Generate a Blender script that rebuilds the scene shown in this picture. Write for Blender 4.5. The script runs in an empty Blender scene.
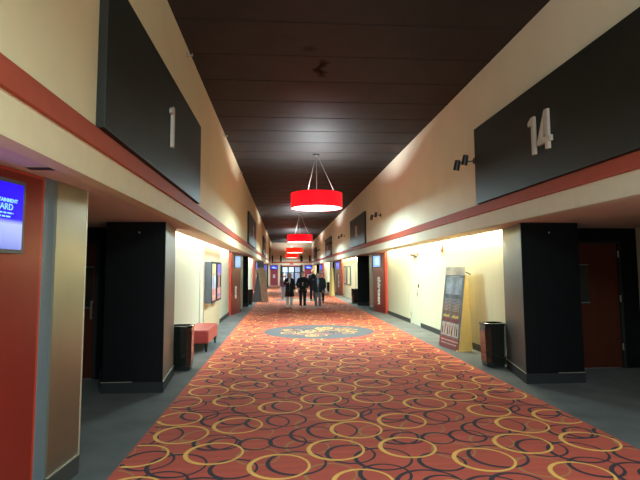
import bpy, bmesh, math, random
from mathutils import Vector, Matrix
random.seed(7)
sc = bpy.context.scene
COL = sc.collection
PI = math.pi

# ------------------------------------------------------------------ dims
FXL, FXR = -1.42, 3.27          # upper walls (hall faces)
WXL, WXR = -2.05, 3.98          # lower walls
CXL, CXR = -1.40, 3.243         # red carpet
H = 4.95                        # ceiling
SOF = 2.35                      # soffit
YB, YE = -4.0, 56.0
CX = 0.925
MODS = [3.66, 19.6, 33.6, 48.4]
DOOR_D = (-0.85, -1.75)
REC = -2.05                     # recess depth behind lower wall

# ------------------------------------------------------------------ materials
MATS = {}
def mat(name, col, rough=0.6, metal=0.0, emit=None, es=0.0, noise=0.0, nscale=8.0, bump=0.0, bscale=60.0, spec=0.5, coat=0.0, stretch=None):
    if name in MATS: return MATS[name]
    m = bpy.data.materials.new(name); m.use_nodes = True
    nt = m.node_tree; N = nt.nodes; L = nt.links
    b = N['Principled BSDF']
    b.inputs['Base Color'].default_value = (*col, 1)
    b.inputs['Roughness'].default_value = rough
    b.inputs['Metallic'].default_value = metal
    b.inputs['Specular IOR Level'].default_value = spec
    b.inputs['Coat Weight'].default_value = coat
    if emit:
        b.inputs['Emission Color'].default_value = (*emit, 1)
        b.inputs['Emission Strength'].default_value = es
    if noise or bump:
        tc = N.new('ShaderNodeTexCoord')
        mp = N.new('ShaderNodeMapping')
        if stretch: mp.inputs['Scale'].default_value = stretch
        L.new(tc.outputs['Object'], mp.inputs['Vector'])
    if noise:
        n = N.new('ShaderNodeTexNoise'); n.inputs['Scale'].default_value = nscale; n.inputs['Detail'].default_value = 5
        L.new(mp.outputs[0], n.inputs['Vector'])
        r = N.new('ShaderNodeMapRange'); r.inputs['From Min'].default_value = 0.3; r.inputs['From Max'].default_value = 0.7
        r.inputs['To Min'].default_value = 1 - noise; r.inputs['To Max'].default_value = 1 + noise
        L.new(n.outputs['Fac'], r.inputs['Value'])
        mx = N.new('ShaderNodeVectorMath'); mx.operation = 'SCALE'; mx.inputs[0].default_value = col
        L.new(r.outputs[0], mx.inputs['Scale']); L.new(mx.outputs[0], b.inputs['Base Color'])
    if bump:
        n2 = N.new('ShaderNodeTexNoise'); n2.inputs['Scale'].default_value = bscale; n2.inputs['Detail'].default_value = 3
        L.new(mp.outputs[0], n2.inputs['Vector'])
        bp = N.new('ShaderNodeBump'); bp.inputs['Strength'].default_value = bump; bp.inputs['Distance'].default_value = 0.01
        L.new(n2.outputs['Fac'], bp.inputs['Height']); L.new(bp.outputs[0], b.inputs['Normal'])
    MATS[name] = m
    return m

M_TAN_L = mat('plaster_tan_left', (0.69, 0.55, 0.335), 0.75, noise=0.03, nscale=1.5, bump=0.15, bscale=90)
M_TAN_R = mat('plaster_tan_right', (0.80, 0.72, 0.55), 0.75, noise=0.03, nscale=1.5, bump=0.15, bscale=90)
M_CREAM = mat('vinyl_cream', (0.57, 0.53, 0.355), 0.6, noise=0.05, nscale=3.0, bump=0.08, bscale=20, stretch=(6, 6, 0.35))
M_CREAML = mat('vinyl_cream_left', (0.52, 0.50, 0.375), 0.6, noise=0.05, nscale=3.0, bump=0.08, bscale=20, stretch=(6, 6, 0.35))
M_TANPANEL = mat('panel_tan', (0.47, 0.36, 0.22), 0.55, noise=0.05, nscale=3, stretch=(6, 6, 0.3))
M_RAIL = mat('rail_red', (0.36, 0.065, 0.035), 0.7, noise=0.05, spec=0.25)
M_SOF = mat('soffit_paint', (0.62, 0.45, 0.36), 0.8, noise=0.03)
M_GREY = mat('carpet_grey', (0.105, 0.10, 0.095), 0.95, noise=0.22, nscale=2.2, bump=0.5, bscale=250)
M_BASE = mat('base_dark', (0.03, 0.028, 0.026), 0.5)
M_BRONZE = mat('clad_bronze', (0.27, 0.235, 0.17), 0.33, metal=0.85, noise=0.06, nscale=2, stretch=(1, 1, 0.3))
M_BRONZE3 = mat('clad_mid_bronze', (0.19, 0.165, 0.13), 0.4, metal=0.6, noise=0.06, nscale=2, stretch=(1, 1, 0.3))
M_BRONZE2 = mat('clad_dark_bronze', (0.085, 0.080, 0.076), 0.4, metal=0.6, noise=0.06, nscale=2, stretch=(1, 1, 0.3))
M_BLACK = mat('panel_black', (0.003, 0.003, 0.0035), 0.55, noise=0.15, nscale=3, spec=0.13)
M_STRIP = mat('reveal_grey', (0.10, 0.13, 0.15), 0.5)
M_EDGE = mat('edge_light', (0.5, 0.44, 0.34), 0.4, metal=0.6)
M_RED = mat('totem_red', (0.40, 0.034, 0.016), 0.38, noise=0.05, nscale=3)
M_REDFACE = mat('totem_face', (0.21, 0.019, 0.012), 0.28, metal=0.25, noise=0.05, nscale=3)
M_WHITE = mat('letter_white', (0.85, 0.82, 0.76), 0.4)
M_LETTER = mat('numeral_metal', (0.62, 0.58, 0.50), 0.4, metal=0.15)
M_SIGN = mat('sign_charcoal', (0.018, 0.0195, 0.016), 0.52, noise=0.08, nscale=2, spec=0.35)
M_BEZEL = mat('bezel_grey', (0.09, 0.085, 0.075), 0.4)
M_SHADE = mat('shade_red', (0.55, 0.004, 0.01), 0.6, emit=(1.0, 0.0, 0.012), es=1.0)
M_SHADE2 = mat('shade_red_flare', (0.6, 0.02, 0.01), 0.6, emit=(1.0, 0.012, 0.0), es=1.15)  # far lamps: orange tint of distance and flare put into the glow colour
M_RIM = mat('shade_rim', (0.35, 0.01, 0.012), 0.5, emit=(0.8, 0.0, 0.01), es=0.4)
M_DIFF = mat('diffuser', (0.9, 0.85, 0.8), 0.5, emit=(1.0, 0.88, 0.80), es=6.0)
M_CABLE = mat('cable_steel', (0.45, 0.42, 0.40), 0.35, metal=0.9)
M_BLKMET = mat('black_metal', (0.014, 0.013, 0.012), 0.4)
M_LENS = mat('lens_glass', (0.45, 0.42, 0.38), 0.15, metal=0.4)
M_TUBE = mat('tube_light', (0.9, 0.9, 0.8), 0.5, emit=(1.0, 0.93, 0.72), es=5.0)
M_TUBEL = mat('tube_light_cool', (0.9, 0.9, 0.8), 0.5, emit=(0.9, 1.0, 0.9), es=5.0)
M_DOORR = mat('door_oxblood', (0.055, 0.010, 0.004), 0.45, spec=0.25, noise=0.15, nscale=3, stretch=(4, 4, 0.4))
M_DOORC = mat('door_cream', (0.58, 0.54, 0.39), 0.5, noise=0.03, nscale=2)
M_STEEL = mat('steel', (0.55, 0.52, 0.46), 0.3, metal=0.9)
M_BIN = mat('bin_black', (0.013, 0.015, 0.014), 0.12, coat=0.5)
M_BINW = mat('bin_wood', (0.085, 0.02, 0.012), 0.2, coat=0.5, noise=0.2, nscale=6, stretch=(1, 1, 0.3))
M_BINI = mat('bin_inside', (0.02, 0.02, 0.02), 0.8)
M_VINYL = mat('bench_vinyl', (0.36, 0.045, 0.042), 0.33, noise=0.06, nscale=5, bump=0.1, bscale=120)
M_PIPING = mat('bench_piping', (0.38, 0.04, 0.035), 0.4)
M_WOODBLK = mat('leg_black', (0.02, 0.016, 0.014), 0.4)
M_KRAFT = mat('cardboard_yellow', (0.62, 0.42, 0.14), 0.75, noise=0.05)
M_SLATE = mat('cardboard_slate', (0.10, 0.13, 0.16), 0.7, noise=0.06)
M_TAUPE = mat('cardboard_taupe', (0.36, 0.29, 0.22), 0.6, noise=0.15, nscale=5)
M_POSTBLUE = mat('poster_blue', (0.10, 0.125, 0.15), 0.35, noise=0.45, nscale=4, coat=0.3)
M_POSTSKY = mat('poster_sky', (0.27, 0.33, 0.37), 0.35, noise=0.4, nscale=5, coat=0.3)
M_POSTBROWN = mat('poster_brown', (0.15, 0.085, 0.05), 0.4, noise=0.5, nscale=9)
M_POSTYEL = mat('poster_yellow', (0.75, 0.48, 0.08), 0.5)
M_POSTPALE = mat('poster_pale', (0.55, 0.45, 0.38), 0.5, noise=0.35, nscale=14)
M_POSTMAR = mat('poster_maroon', (0.20, 0.035, 0.04), 0.4, noise=0.2)
M_POSTTXT = mat('poster_text', (0.40, 0.40, 0.40), 0.5)
M_POSTHEAD = mat('poster_header', (0.50, 0.42, 0.28), 0.5, noise=0.3, nscale=5)
M_BOXBLUE = mat('lightbox_blue', (0.09, 0.115, 0.15), 0.4)
M_CHARC = mat('charcoal', (0.016, 0.016, 0.016), 0.55, spec=0.2)
M_EXIT = mat('exit_red', (0.8, 0.05, 0.03), 0.5, emit=(1, 0.06, 0.03), es=0.7)
M_PVIOL = mat('poster_violet', (0.15, 0.08, 0.40), 0.4, noise=0.4, nscale=5)
M_PPINK = mat('poster_pink', (0.50, 0.20, 0.18), 0.4, noise=0.4, nscale=5)
M_PSKY = mat('poster_pale_blue', (0.35, 0.50, 0.62), 0.4, noise=0.4, nscale=4)
M_PGOLD = mat('poster_gold', (0.50, 0.42, 0.20), 0.4, noise=0.4, nscale=5)
M_GLASS = mat('window_daylight', (0.4, 0.6, 0.8), 0.1, emit=(0.40, 0.68, 1.0), es=0.6)
M_GLASS2 = mat('window_dim', (0.2, 0.2, 0.3), 0.1, emit=(0.30, 0.36, 0.55), es=0.22)
M_MAROON = mat('panel_maroon', (0.20, 0.016, 0.035), 0.4)
M_ENDTAN = mat('end_tan', (0.50, 0.40, 0.28), 0.75)
M_SCREENTXT = mat('screen_text', (0.2, 0.4, 1.0), 0.5, emit=(0.16, 0.42, 1.0), es=1.0)

def screen_mat(name, lo, mid, hi, z0, z1, strength):
    m = bpy.data.materials.new(name); m.use_nodes = True
    nt = m.node_tree; N = nt.nodes; L = nt.links; b = N['Principled BSDF']
    b.inputs['Base Color'].default_value = (0.01, 0.01, 0.02, 1); b.inputs['Roughness'].default_value = 0.2
    g = N.new('ShaderNodeNewGeometry'); s = N.new('ShaderNodeSeparateXYZ'); L.new(g.outputs['Position'], s.inputs[0])
    r = N.new('ShaderNodeMapRange'); r.inputs['From Min'].default_value = z0; r.inputs['From Max'].default_value = z1
    L.new(s.outputs['Z'], r.inputs['Value'])
    c = N.new('ShaderNodeValToRGB'); L.new(r.outputs[0], c.inputs[0])
    e = c.color_ramp.elements
    e[0].position = 0.0; e[0].color = (*lo, 1); e[1].position = 1.0; e[1].color = (*hi, 1)
    k = c.color_ramp.elements.new(0.37); k.color = (*mid, 1)
    k = c.color_ramp.elements.new(0.45); k.color = (*hi, 1)
    L.new(c.outputs[0], b.inputs['Emission Color']); b.inputs['Emission Strength'].default_value = strength
    return m
M_SCR = screen_mat('screen_blue', (0.16, 0.22, 0.75), (0.45, 0.55, 1.0), (0.02, 0.0, 1.0), 1.80, 2.24, 1.0)
M_SCR2 = mat('screen_sky', (0.02, 0.02, 0.05), 0.2, emit=(0.18, 0.42, 1.0), es=1.1)
M_SCRPATCH = mat('screen_patch', (0.02, 0.02, 0.05), 0.2, emit=(0.5, 0.8, 1.0), es=1.0)
M_SCR3 = mat('screen_royal', (0.02, 0.02, 0.05), 0.2, emit=(0.02, 0.03, 1.0), es=1.0)

def ceiling_mat():
    m = bpy.data.materials.new('ceiling_brown'); m.use_nodes = True
    nt = m.node_tree; N = nt.nodes; L = nt.links; b = N['Principled BSDF']
    b.inputs['Roughness'].default_value = 0.62; b.inputs['Specular IOR Level'].default_value = 0.18
    g = N.new('ShaderNodeTexCoord')
    s = N.new('ShaderNodeSeparateXYZ'); L.new(g.outputs['Object'], s.inputs[0])
    def math_(op, a, bb=None, c=None):
        n = N.new('ShaderNodeMath'); n.operation = op
        for i, v in enumerate((a, bb, c)):
            if v is None: continue
            if isinstance(v, (int, float)): n.inputs[i].default_value = v
            else: L.new(v, n.inputs[i])
        return n.outputs[0]
    # stain mask, centred on (0.55, 7.5)
    nz = N.new('ShaderNodeTexNoise'); nz.inputs['Scale'].default_value = 3.5; nz.inputs['Detail'].default_value = 4
    L.new(g.outputs['Object'], nz.inputs['Vector'])
    wob = math_('MULTIPLY', math_('SUBTRACT', nz.outputs['Fac'], 0.5), 0.42)
    dx = math_('DIVIDE', math_('SUBTRACT', math_('ADD', s.outputs['X'], wob), 0.62), 0.115)
    dy = math_('DIVIDE', math_('SUBTRACT', s.outputs['Y'], 7.60), 0.40)
    d2 = math_('ADD', math_('MULTIPLY', dx, dx), math_('MULTIPLY', dy, math_('MULTIPLY', dy, math_('MULTIPLY', dy, dy))))
    st = math_('MULTIPLY', math_('SUBTRACT', 1.0, math_('MINIMUM', d2, 1.0)), 0.9)
    dx2 = math_('DIVIDE', math_('SUBTRACT', s.outputs['X'], 0.38), 0.14)
    dy2 = math_('DIVIDE', math_('SUBTRACT', s.outputs['Y'], 6.9), 0.13)
    d3 = math_('ADD', math_('MULTIPLY', dx2, dx2), math_('MULTIPLY', dy2, dy2))
    st2 = math_('MULTIPLY', math_('SUBTRACT', 1.0, math_('MINIMUM', d3, 1.0)), 0.5)
    st = math_('MAXIMUM', st, st2)
    n = N.new('ShaderNodeTexNoise'); n.inputs['Scale'].default_value = 1.6; n.inputs['Detail'].default_value = 8; n.inputs['Roughness'].default_value = 0.65
    L.new(g.outputs['Object'], n.inputs['Vector'])
    r = N.new('ShaderNodeMapRange'); r.inputs['From Min'].default_value = 0.3; r.inputs['From Max'].default_value = 0.7
    r.inputs['To Min'].default_value = 0.78; r.inputs['To Max'].default_value = 1.22
    L.new(n.outputs['Fac'], r.inputs['Value'])
    f = math_('MULTIPLY', r.outputs[0], math_('SUBTRACT', 1.0, st))
    v = N.new('ShaderNodeVectorMath'); v.operation = 'SCALE'; v.inputs[0].default_value = (0.021, 0.0185, 0.0175)
    L.new(f, v.inputs['Scale']); L.new(v.outputs[0], b.inputs['Base Color'])
    sp = math_('MULTIPLY', math_('SUBTRACT', 1.0, st), 0.18); L.new(sp, b.inputs['Specular IOR Level'])
    # fine crosswise ribbing
    w = N.new('ShaderNodeTexWave'); w.bands_direction = 'Y'; w.inputs['Scale'].default_value = 6.0; w.inputs['Distortion'].default_value = 0.6
    L.new(g.outputs['Object'], w.inputs['Vector'])
    hh = math_('ADD', math_('MULTIPLY', w.outputs['Fac'], 0.5), math_('MULTIPLY', n.outputs['Fac'], 1.2))
    bp = N.new('ShaderNodeBump'); bp.inputs['Strength'].default_value = 0.15; bp.inputs['Distance'].default_value = 0.008
    L.new(hh, bp.inputs['Height']); L.new(bp.outputs[0], b.inputs['Normal'])
    return m
M_CEIL = ceiling_mat()
M_SEAM = mat('ceiling_seam', (0.008, 0.006, 0.006), 0.8)

def red_carpet():
    m = mat('carpet_red', (0.51, 0.070, 0.038), 0.95, noise=0.13, nscale=3.0, bump=0.5, bscale=220, stretch=(0.5, 5, 1))
    return m
M_CARPET = red_carpet()
M_CYEL = mat('carpet_yellow', (0.80, 0.40, 0.085), 0.95, noise=0.08)
M_CDRK = mat('carpet_aubergine', (0.028, 0.014, 0.022), 0.95)
M_CTAN = mat('carpet_olive', (0.42, 0.165, 0.055), 0.95)
M_CMED = mat('carpet_slate', (0.075, 0.068, 0.070), 0.95, noise=0.12, nscale=4)

# ------------------------------------------------------------------ mesh builder
class MB:
    def __init__(s): s.v = []; s.f = []; s.m = []
    def add(s, vs, fs, mi=0):
        o = len(s.v); s.v += [tuple(v) for v in vs]
        s.f += [tuple(o + i for i in f) for f in fs]; s.m += [mi] * len(fs); return s
    def box(s, x0, x1, y0, y1, z0, z1, mi=0):
        x0, x1 = sorted((x0, x1)); y0, y1 = sorted((y0, y1)); z0, z1 = sorted((z0, z1))
        vs = [(x, y, z) for z in (z0, z1) for y in (y0, y1) for x in (x0, x1)]
        return s.add(vs, [(0, 2, 3, 1), (4, 5, 7, 6), (0, 1, 5, 4), (2, 6, 7, 3), (0, 4, 6, 2), (1, 3, 7, 5)], mi)
    def prism(s, poly, z0, z1, mi=0):
        a = sum(poly[i][0] * poly[(i + 1) % len(poly)][1] - poly[(i + 1) % len(poly)][0] * poly[i][1] for i in range(len(poly)))
        if a < 0: poly = poly[::-1]
        n = len(poly)
        vs = [(x, y, z0) for x, y in poly] + [(x, y, z1) for x, y in poly]
        return s.add(vs, [tuple(range(n - 1, -1, -1)), tuple(range(n, 2 * n))] + [(i, (i + 1) % n, n + (i + 1) % n, n + i) for i in range(n)], mi)
    def hull8(s, q0, q1, mi=0):
        """two matching quads joined into a solid"""
        vs = list(q0) + list(q1)
        return s.add(vs, [(3, 2, 1, 0), (4, 5, 6, 7)] + [(i, (i + 1) % 4, 4 + (i + 1) % 4, 4 + i) for i in range(4)], mi)
    def loft(s, rings, n=14, mi=0, cap=True):
        """rings: (centre, rx, ry) or (centre, rx, ry, axis) with elliptical cross-sections"""
        vs = []; k = len(rings)
        for i, r in enumerate(rings):
            c = Vector(r[0]); rx, ry = r[1], r[2]
            a = Vector(rings[max(i - 1, 0)][0]); b = Vector(rings[min(i + 1, k - 1)][0])
            d = (b - a).normalized() if (b - a).length > 1e-6 else Vector((0, 0, 1))
            ref = Vector((1, 0, 0)) if abs(d.x) < 0.9 else Vector((0, 1, 0))
            v = d.cross(ref).normalized(); u = v.cross(d).normalized()
            for j in range(n):
                t = 2 * PI * j / n
                vs.append(c + u * (rx * math.cos(t)) + v * (ry * math.sin(t)))
        fs = []
        for i in range(k - 1):
            for j in range(n):
                fs.append((i * n + j, i * n + (j + 1) % n, (i + 1) * n + (j + 1) % n, (i + 1) * n + j))
        if cap: fs += [tuple(range(n - 1, -1, -1)), tuple((k - 1) * n + j for j in range(n))]
        return s.add(vs, fs, mi)
    def tube(s, a, b, r, n=10, mi=0): return s.loft([(a, r, r), (b, r, r)], n, mi)
    def ball(s, c, rx, ry, rz, mi=0, n=14, k=9):
        rings = []
        vs = [(c[0], c[1], c[2] - rz)]
        for i in range(1, k):
            t = PI * i / k
            for j in range(n):
                p = 2 * PI * j / n
                vs.append((c[0] + rx * math.sin(t) * math.cos(p), c[1] + ry * math.sin(t) * math.sin(p), c[2] - rz * math.cos(t)))
        vs.append((c[0], c[1], c[2] + rz)); fs = []
        for j in range(n): fs.append((0, 1 + (j + 1) % n, 1 + j))
        for i in range(k - 2):
            for j in range(n):
                fs.append((1 + i * n + j, 1 + i * n + (j + 1) % n, 1 + (i + 1) * n + (j + 1) % n, 1 + (i + 1) * n + j))
        l = len(vs) - 1; o = 1 + (k - 2) * n
        for j in range(n): fs.append((o + j, o + (j + 1) % n, l))
        return s.add(vs, fs, mi)
    def build(s, name, mats, parent=None, smooth=False, bevel=0.0):
        me = bpy.data.meshes.new(name); me.from_pydata(s.v, [], s.f)
        for m in (mats if isinstance(mats, (list, tuple)) else [mats]): me.materials.append(m)
        me.polygons.foreach_set('material_index', s.m)
        me.update()
        bm = bmesh.new(); bm.from_mesh(me); bmesh.ops.recalc_face_normals(bm, faces=bm.faces); bm.to_mesh(me); bm.free()
        if smooth:
            me.polygons.foreach_set('use_smooth', [True] * len(me.polygons))
            try: me.set_sharp_from_angle(angle=math.radians(40))
            except Exception: pass
        o = bpy.data.objects.new(name, me); COL.objects.link(o)
        if parent is not None:
            o.parent = parent
            if hasattr(parent, '_pw'): pass
            o.matrix_parent_inverse = Matrix.Identity(4)
            pm = world_of(parent); o.matrix_basis = pm.inverted() if not LOCAL[0] else Matrix.Identity(4)
        if bevel:
            b = o.modifiers.new('bevel', 'BEVEL'); b.width = bevel; b.segments = 2; b.limit_method = 'ANGLE'
        return o
LOCAL = [False]     # True while modelling a thing around its own origin
def world_of(o):
    m = Matrix.Identity(4)
    while o is not None:
        m = o.matrix_basis @ m if True else m
        o = o.parent
    return m
def tag(o, label, cat, group=None):
    o['label'] = label; o['category'] = cat
    if group: o['group'] = group
    return o
def thing(name, label, cat, loc=(0, 0, 0), rz=0.0, group=None):
    o = bpy.data.objects.new(name, None); COL.objects.link(o); o.empty_display_size = 0.2
    o.matrix_basis = Matrix.Translation(Vector(loc)) @ Matrix.Rotation(rz, 4, 'Z')
    return tag(o, label, cat, group)
def struct(name, mb, m, bevel=0.0, parent=None):
    o = mb.build(name, m, parent, bevel=bevel)
    if parent is None: o['kind'] = 'structure'
    return o
def dup(root, loc=None, rz=None, label=None, group=None):
    r = root.copy(); COL.objects.link(r)
    if loc is not None: r.matrix_basis = Matrix.Translation(Vector(loc)) @ Matrix.Rotation(rz or 0.0, 4, 'Z')
    if label: r['label'] = label
    if group: r['group'] = group
    for ch in list(root.children):
        c = ch.copy(); COL.objects.link(c); c.parent = r
        for g in list(ch.children):
            d = g.copy(); COL.objects.link(d); d.parent = c
    return r
def text(name, body, size, mtx, m, parent, depth=0.006, align='CENTER', offset=0.0, sx=1.0):
    cu = bpy.data.curves.new(name, 'FONT'); cu.body = body; cu.size = size; cu.extrude = depth; cu.align_x = align; cu.offset = offset
    cu.align_y = 'CENTER'; cu.resolution_u = 4
    cu.materials.append(m)
    tmp = bpy.data.objects.new('tmp_text', cu); COL.objects.link(tmp)
    bpy.context.view_layer.update()
    me = bpy.data.meshes.new_from_object(tmp.evaluated_get(bpy.context.evaluated_depsgraph_get()))
    bpy.data.objects.remove(tmp); me.name = name
    o = bpy.data.objects.new(name, me); COL.objects.link(o)
    w = mtx @ Matrix.Diagonal((sx, 1, 1, 1))
    if parent is not None:
        o.parent = parent; w = world_of(parent).inverted() @ w
    o.matrix_basis = w
    return o
def frame(origin, right, up):
    """matrix whose X runs along right, Y along up, Z out of the surface"""
    r = Vector(right).normalized(); u = Vector(up).normalized(); n = r.cross(u)
    m = Matrix((r, u, n)).transposed().to_4x4(); m.translation = Vector(origin)
    return m

# ------------------------------------------------------------------ sides
class Side:
    def __init__(s, name, wx, sg, fx, dn, df):
        s.name = name; s.wx = wx; s.sg = sg; s.fx = fx; s.dn = dn; s.df = df
    def X(s, d): return s.wx + s.sg * d          # d = distance from lower wall toward the hall
LFT = Side('left', WXL, 1, FXL, 0.39, 0.28)
RGT = Side('right', WXR, -1, FXR, 0.46, 0.22)
SIDES = (LFT, RGT)

# ------------------------------------------------------------------ shell
struct('floor', MB().box(-6.5, 8.5, YB, YE + 1, -0.1, 0.0), M_GREY)
struct('ceiling', MB().box(FXL - 0.1, FXR + 0.1, YB, YE, H, H + 0.1), M_CEIL)
sm = MB(); y = -3.85
while y < YE:
    sm.box(FXL, FXR, y - 0.012, y + 0.012, H - 0.006, H + 0.01); y += 1.0
    # every second sheet also carries a faint mid joint
struct('ceiling', sm, M_SEAM)
for S in SIDES:
    ft = M_TAN_L if S is LFT else M_TAN_R
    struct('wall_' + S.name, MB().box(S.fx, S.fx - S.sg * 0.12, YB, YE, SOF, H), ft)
    # rail
    r = MB().box(S.fx, S.fx + S.sg * 0.045, YB, YE, 2.57, 2.70).box(S.fx, S.fx + S.sg * 0.022, YB, YE, 2.70, 2.735)
    struct('trim_1' if S is LFT else 'trim_2', r, M_RAIL)
M_FASC_R = mat('fascia_cream', (0.62, 0.54, 0.40), 0.7, noise=0.03, bump=0.1, bscale=80)
M_FASC_L = mat('fascia_cream_left', (0.66, 0.52, 0.32), 0.7, noise=0.03, bump=0.1, bscale=80)
struct('trim_3', MB().box(FXL, FXL + 0.012, YB, YE, SOF, 2.57).box(FXL - 0.12, FXL + 0.012, YB, YE, SOF - 0.012, SOF - 0.001), M_FASC_L)
struct('trim_4', MB().box(FXR, FXR - 0.012, YB, YE, SOF, 2.57).box(FXR + 0.12, FXR - 0.012, YB, YE, SOF - 0.012, SOF - 0.001), M_FASC_R)

# lower wall bays (between portals) with soffit slot above
bays = []
edges = [YB] + sum([[s - 0.06, s + 4.345] for s in MODS], []) + [YE]
for i in range(0, len(edges), 2): bays.append((edges[i], edges[i + 1]))
for S in SIDES:
    for k, (a, b) in enumerate(bays):
        if b - a < 0.3: continue
        if S is RGT and k == 1:
            # opening for the staff door
            mb = MB().box(S.X(0), S.X(-0.12), a, 13.88, 0, 2.62).box(S.X(0), S.X(-0.12), 14.97, b, 0, 2.62).box(S.X(0), S.X(-0.12), 13.88, 14.97, 2.20, 2.62)
            struct('wall_' + S.name, mb, M_CREAM)
            struct('baseboard_' + S.name, MB().box(S.X(0), S.X(0.015), a, 13.86, 0, 0.13).box(S.X(0), S.X(0.015), 14.99, b, 0, 0.13), M_BASE)
        else:
            struct('wall_' + S.name, MB().box(S.X(0), S.X(-0.12), a, b, 0, 2.62), M_CREAM if S is RGT else M_CREAML)
            struct('baseboard_' + S.name, MB().box(S.X(0), S.X(0.015), a, b, 0, 0.13), M_BASE)
    # soffit: boards from the upper wall to the slot; full depth over the recesses
    sb = MB()
    for (a, b) in bays:
        a2 = a if a == YB else a + 0.02
        b2 = b if b == YE else b - 1.28
        sb.box(S.fx - S.sg * 0.12, S.X(0.17), a2, b2, SOF, SOF + 0.04)
        sb.box(S.X(0.17), S.X(0.16), a2, b2, SOF, 2.60)
        sb.box(S.fx - S.sg * 0.12, S.X(-0.12), a2, b2, 2.60, 2.64)
        sb.box(S.fx - S.sg * 0.12, S.X(0.0), b2, b2 + 0.02, SOF, 2.64)
    for s in MODS:
        sb.box(S.fx - S.sg * 0.12, S.X(REC) - S.sg * 0.12, s - 1.34, s + 4.32, SOF, SOF + 0.05)
    struct('ceiling', sb, M_SOF)
    # recess walls
    for s in MODS:
        dy = s + 4.15
        w = MB()
        w.box(S.X(-0.42), S.X(DOOR_D[0]), dy, dy + 0.12, 0, SOF)
        w.box(S.X(DOOR_D[1]), S.X(REC), dy, dy + 0.12, 0, SOF)
        w.box(S.X(DOOR_D[0]), S.X(DOOR_D[1]), dy, dy + 0.12, 2.13, SOF)
        struct('wall_' + S.name, w, M_BLACK)
        w = MB().box(S.X(REC), S.X(REC - 0.12), s + 0.4, dy + 0.12, 0, SOF).box(S.X(-0.45), S.X(REC), s + 0.45, s + 0.6, 0, SOF)
        struct('wall_' + S.name, w, M_TANPANEL)
        struct('baseboard_' + S.name, MB().box(S.X(REC), S.X(REC + 0.015), s + 0.6, dy, 0, 0.15).box(S.X(-0.42), S.X(DOOR_D[0] + 0.06), dy - 0.012, dy, 0, 0.15), M_BASE)

# end wall with clerestory posts, doors and windows
EW = MB()
EW.box(WXL - 0.1, -1.55, YE, YE + 0.15, 0, SOF).box(-0.66, -0.36, YE, YE + 0.15, 0, SOF)
EW.box(2.2, 2.42, YE, YE + 0.15, 0, SOF).box(3.35, WXR + 0.1, YE, YE + 0.15, 0, SOF)
EW.box(FXL - 0.3, FXR + 0.3, YE, YE + 0.15, SOF, H)
struct('wall_end', EW, M_ENDTAN)
struct('trim_5', MB().box(FXL, FXR, YE - 0.05, YE, 2.57, 2.72), M_RAIL)
struct('trim_6', MB().box(-0.38, 2.2, YE - 0.06, YE, 2.2, 2.32), M_RAIL)
posts = MB()
for x0, x1 in ((FXL + 0.03, -1.22), (-0.42, -0.22), (1.92, 2.2), (2.95, 3.12)):
    posts.box(x0, x1, YE - 0.08, YE - 0.001, 2.735, 3.45)
posts.box(-0.38, -0.2, YE - 0.08, YE + 0.1, 0, SOF); posts.box(1.95, 2.2, YE - 0.08, YE + 0.1, 0, SOF)
struct('trim_7', posts, M_CHARC)
# glazed entrance leaves
xs = [-0.2, 0.52, 1.23, 1.95]
for i in range(3):
    a, b = xs[i], xs[i + 1]
    fr = MB().box(a, a + 0.09, YE, YE + 0.08, 0, 2.2).box(b - 0.09, b, YE, YE + 0.08, 0, 2.2).box(a + 0.09, b - 0.09, YE, YE + 0.08, 2.08, 2.2)
    fr.box(a + 0.09, b - 0.09, YE, YE + 0.08, 0, 0.12).box(a + 0.09, b - 0.09, YE, YE + 0.08, 1.42, 1.5)
    o = struct('door_%d' % (i + 1), fr, M_CHARC)
    MB().box(a + 0.09, b - 0.09, YE + 0.03, YE + 0.05, 1.5, 2.08).build('pane', M_GLASS if i < 2 else M_GLASS2, o)
    MB().box(a + 0.09, b - 0.09, YE + 0.03, YE + 0.05, 0.12, 1.42).build('pane', M_GLASS2, o)
    MB().box(a + 0.12, a + 0.15, YE - 0.06, YE - 0.03, 0.95, 1.25).box(a + 0.12, a + 0.15, YE - 0.03, YE, 0.95, 0.98).box(a + 0.12, a + 0.15, YE - 0.03, YE, 1.22, 1.25).build('handle', M_STEEL, o)
# maroon doors at both ends with a screen over each
for i, (a, b) in enumerate(((-1.55, -0.66), (2.42, 3.35))):
    o = struct('door_%d' % (i + 4), MB().box(a, b, YE - 0.02, YE + 0.06, 0, SOF), M_MAROON)
    MB().box((a + b) / 2 - 0.13, (a + b) / 2 + 0.13, YE - 0.03, YE - 0.02, 0.85, 1.25).build('kick_notice', M_POSTTXT, o)
    t = thing('wall_screen', ['blue lit screen high on the end wall, left of the glass doors', 'blue lit screen high on the end wall, right of the glass doors'][i], 'screen', ((a + b) / 2, YE - 0.08, 1.9), 0, 'blue screens on the end wall')
    MB().box(a + 0.04, b - 0.04, YE - 0.10, YE - 0.021, 1.84, 2.30).build('bezel', M_CHARC, t)
    MB().box(a + 0.08, b - 0.08, YE - 0.104, YE - 0.10, 1.88, 2.26).build('display', M_SCR3, t)
    MB().box(a + 0.2, b - 0.35, YE - 0.107, YE - 0.104, 2.05, 2.12).box(a + 0.3, b - 0.15, YE - 0.107, YE - 0.104, 1.96, 2.02).build('caption', M_SCRPATCH, t)

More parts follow.
